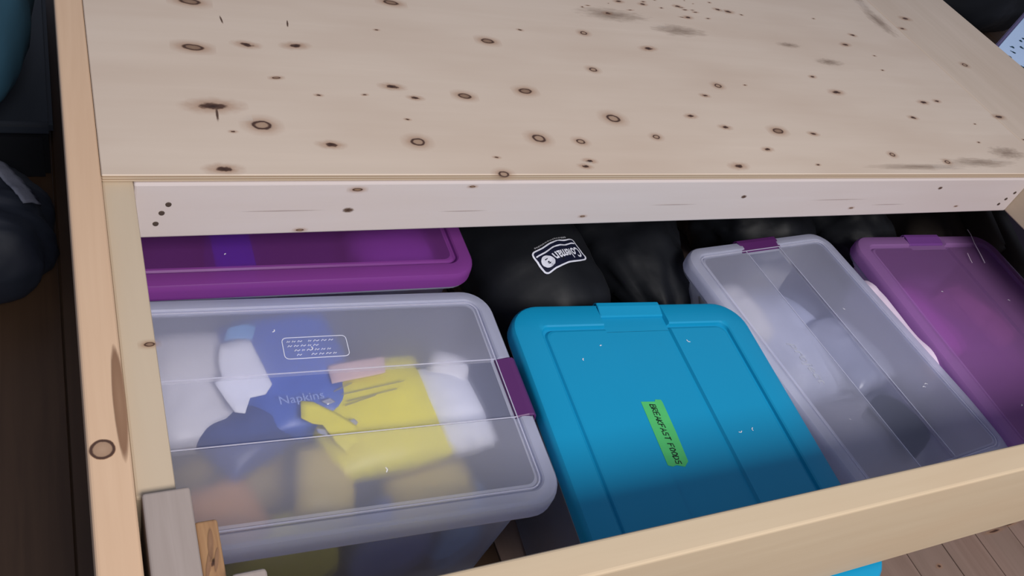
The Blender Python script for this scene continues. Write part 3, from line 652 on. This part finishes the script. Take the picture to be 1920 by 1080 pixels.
# logo, draped on the sack
def drape(o_src_mesh, target, org, xdir, off):
    deps = bpy.context.evaluated_depsgraph_get()
    bvh = BVHTree.FromPolygons([target.matrix_basis @ v.co for v in target.data.vertices], [p.vertices for p in target.data.polygons])
    yd = Vector((-xdir.y, xdir.x))
    for v in o_src_mesh.vertices:
        w_ = Vector((org[0], org[1], 0)) + Vector((xdir.x, xdir.y, 0)) * v.co.x + Vector((yd.x, yd.y, 0)) * v.co.y
        h = bvh.ray_cast(Vector((w_.x, w_.y, 0.3)), Vector((0, 0, -1)))
        p = h[0] + h[1] * off * (1 if h[1].z > 0 else -1)
        v.co = p - target.location
WINK = plain('white_print', (0.72, 0.74, 0.86), 0.5, 0.3, 0.05)
NAVYP = plain('navy_print', (0.008, 0.010, 0.03), 0.5, 0.3, 0.05)
xd = Vector((-0.945, -0.33)).normalized(); org = (0.838, 0.992)
def fine(ln, step=0.004):
    out = [ln[0]]
    for p, q in zip(ln, ln[1:]):
        n = max(1, int(math.dist(p, q) / step))
        for k in range(1, n + 1): out.append((p[0] + (q[0] - p[0]) * k / n, p[1] + (q[1] - p[1]) * k / n))
    return out
lw_, lh_ = 0.112, 0.050
nx, ny = 24, 10
pat = mk('printed_label', [(-lw_ / 2 + lw_ * i / nx, -lh_ / 2 + lh_ * j / ny, 0) for j in range(ny + 1) for i in range(nx + 1)], [(j * (nx + 1) + i, j * (nx + 1) + i + 1, (j + 1) * (nx + 1) + i + 1, (j + 1) * (nx + 1) + i) for j in range(ny) for i in range(nx)], NAVYP, b1)
drape(pat.data, b1, org, xd, 0.0012)
V, F = [], []
for ln, wd in ((fine(rrect_line(lw_, lh_, 0.008)), 0.0032), (fine([(-lw_ / 2 + 0.004, -lh_ / 2 + 0.011), (lw_ / 2 - 0.004, -lh_ / 2 + 0.011)]), 0.0030)):
    v, f = ribbon(ln, wd); n = len(V); V += v; F += [tuple(i + n for i in q) for q in f]
fr_ = mk('logo_frame', V, F, WINK, b1); drape(fr_.data, b1, org, xd, 0.0022)
tx = text_mesh('Coleman', 0.030, WINK, 'logo_word', None, ext=0.0, off=0.0006, width=0.074)
for v in tx.data.vertices: v.co.x -= 0.013; v.co.y += 0.0055
tx.parent = b1; drape(tx.data, b1, org, xd, 0.0024)
cpts = [(0.039 + 0.0125 * math.cos(R(a)), 0.005 + 0.0135 * math.sin(R(a)), 0) for a in range(0, 360, 15)]
em = mk('logo_emblem', cpts, [tuple(range(24))], WINK, b1); drape(em.data, b1, org, xd, 0.0026)
# lantern figure inside the round emblem
lan = [[(0.036, -0.001), (0.042, -0.001), (0.042, 0.003), (0.036, 0.003)], [(0.037, 0.004), (0.041, 0.004), (0.0405, 0.009), (0.0375, 0.009)], [(0.0355, 0.010), (0.0425, 0.010), (0.039, 0.013)]]
V, F = [], []
for q in lan: n = len(V); V += [(x, y, 0) for x, y in q]; F.append(tuple(range(n, n + len(q))))
la = mk('emblem_figure', V, F, NAVYP, b1); drape(la.data, b1, org, xd, 0.0032)
random.seed(5); V, F = [], []
x = -0.042
while x < 0.042:
    l = random.uniform(0.002, 0.005); v, f = ribbon(fine([(x, -0.0325), (x + l, -0.0315 + random.uniform(-.0008, .0008))], 0.002), 0.0034); n = len(V); V += v; F += [tuple(i + n for i in q) for q in f]; x += l + 0.0012
sm = mk('small_print', V, F, plain('dim_print', (0.25, 0.25, 0.28), 0.6, 0.2, 0.1), b1); drape(sm.data, b1, org, xd, 0.002)

# dark taupe folded panels under the right corner
TAU = plain('taupe_cloth', (0.055, 0.045, 0.038), 0.8, 0.2, 0.2, 10, 0.3, 60)
fs = empty('folded_screen', (2.25, 1.18, FLOOR), R(-30)); tag(fs, 'dark taupe folded cloth panels under the right corner of the bed', 'cloth')
for k in range(3):
    bm = bmesh.new(); bmesh.ops.create_cube(bm, size=1)
    for v in bm.verts: v.co = Vector((v.co.x * 0.075, v.co.y * 0.46, v.co.z * 0.24))
    bmesh.ops.bevel(bm, geom=bm.edges[:], offset=0.012, segments=3, affect='EDGES')
    bmo('panel', bm, TAU, fs, True, loc=(-0.07 + k * 0.088, -0.02 + 0.04 * (k % 2), 0.121 + 0.02 * (k % 2) ), rot=(0, R(6 * (k % 2)), 0))
bm = bmesh.new(); bmesh.ops.create_cube(bm, size=1)
for v in bm.verts: v.co = Vector((v.co.x * 0.27, v.co.y * 0.03, v.co.z * 0.004))
bmo('strap', bm, BLACKF, fs, False, loc=(0.02, 0.0, 0.264))

# ---------------------------------------------------------------- beyond the right edge
bb = duffel('holdall', (3.15, 2.55), (4.7, 3.2), 0.42, 0.46, -0.28, 0.7, BLACKF, 17, 'large black holdall on the floor beyond the right edge', wr=0.03)
bc = duffel('holdall', (2.62, 0.9), (2.60, 1.45), 0.16, 0.16, -0.43, 0.7, BLACKF, 19, 'small black holdall under the patterned box beyond the right edge', wr=0.02)
bpy.data.objects.remove(bc)
LB = plain('pale_blue_panel', (0.50, 0.64, 0.86), 0.45, 0.4, 0.05)
px_ = empty('patterned_box', (2.97, 1.56, FLOOR), R(30.7)); tag(px_, 'pale blue box with dark leaf marks at the top right', 'box')
def lbox(name, sx, sy, sz, loc, m_, par, bev=0.004):
    bm = bmesh.new(); bmesh.ops.create_cube(bm, size=1)
    for v in bm.verts: v.co = Vector((v.co.x * sx, v.co.y * sy, v.co.z * sz))
    bmesh.ops.bevel(bm, geom=bm.edges[:], offset=bev, segments=2, affect='EDGES')
    return bmo(name, bm, m_, par, False, loc=loc)
lbox('box_body', 0.79, 0.47, 0.445, (0, 0, 0.2235), plain('dark_violet', (0.020, 0.016, 0.030), 0.6, 0.3), px_)
lbox('box_top', 0.80, 0.48, 0.014, (0, 0, 0.453), plain('violet_trim', (0.10, 0.07, 0.17), 0.5, 0.3), px_)
tp = lbox('top_panel', 0.775, 0.455, 0.004, (0, 0, 0.4615), LB, px_, 0.001)
random.seed(21); V, F = [], []
DKM = plain('leaf_mark', (0.02, 0.07, 0.11), 0.6, 0.2)
for i in range(16):
    for j in range(9):
        cx = -0.36 + i * 0.046 + random.uniform(-.008, .008); cy = -0.20 + j * 0.048 + random.uniform(-.008, .008); a = random.uniform(0, 6.28)
        for k in range(3):
            b_ = a + (k - 1) * 0.7; l = random.uniform(0.009, 0.016)
            ln = [(cx, cy), (cx + l * .5 * math.cos(b_), cy + l * .5 * math.sin(b_)), (cx + l * math.cos(b_ + .3), cy + l * math.sin(b_ + .3))]
            v, f = ribbon(ln, 0.006); n = len(V); V += [(p[0], p[1], 0) for p in v]; F += [tuple(q + n for q in qq) for qq in f]
lm = mk('leaf_marks', V, F, DKM, tp, loc=(0, 0, 0.0024)); lm['kind'] = 'stuff'

# ---------------------------------------------------------------- beside the left rail
bs = duffel('sleeping_bag', (-0.235, 1.34), (-0.235, 2.19), 0.205, 0.20, -0.205, 1.0, plain('petrol_blue_cloth', (0.024, 0.078, 0.125), 0.6, 0.4, 0.25, 4, 0.5, 12), 23, 'petrol blue rolled sleeping bag at the top left', wr=0.008)
bk_ = duffel('backpack', (-0.15, 1.16), (-0.15, 1.44), 0.13, 0.13, -0.465, 0.7, plain('navy_black_cloth', (0.010, 0.013, 0.022), 0.6, 0.4, 0.3, 6, 0.5, 12), 29, 'navy black backpack with a grey strap left of the bed frame', wr=0.010)
STR = plain('grey_webbing', (0.11, 0.115, 0.15), 0.7, 0.3, 0.1, 30, 0.3, 200)
V = []; n = 18
for i in range(n + 1):
    u = i / n
    for j in range(5): V.append((u * 0.11 - 0.055, (j / 4 - 0.5) * 0.028, 0))
st = mk('strap', V, [(i * 5 + j, i * 5 + j + 1, (i + 1) * 5 + j + 1, (i + 1) * 5 + j) for i in range(n) for j in range(4)], STR, bk_, True)
drape(st.data, bk_, (-0.082, 1.345), Vector((0.5, -0.86)).normalized(), 0.006)
sm_ = st.modifiers.new('thickness', 'SOLIDIFY'); sm_.thickness = 0.003
cr = empty('crate', (-0.17, 1.90, FLOOR), 0); tag(cr, 'black lidded crate between the petrol blue roll and the left rail', 'crate')
lbox('crate_body', 0.30, 0.70, 0.12, (0, 0, 0.0601), BLACKF, cr, 0.01); lbox('crate_lid', 0.32, 0.72, 0.03, (0, 0, 0.1352), plain('dark_slate_plastic', (0.022, 0.027, 0.038), 0.4, 0.4, 0.1), cr, 0.008)
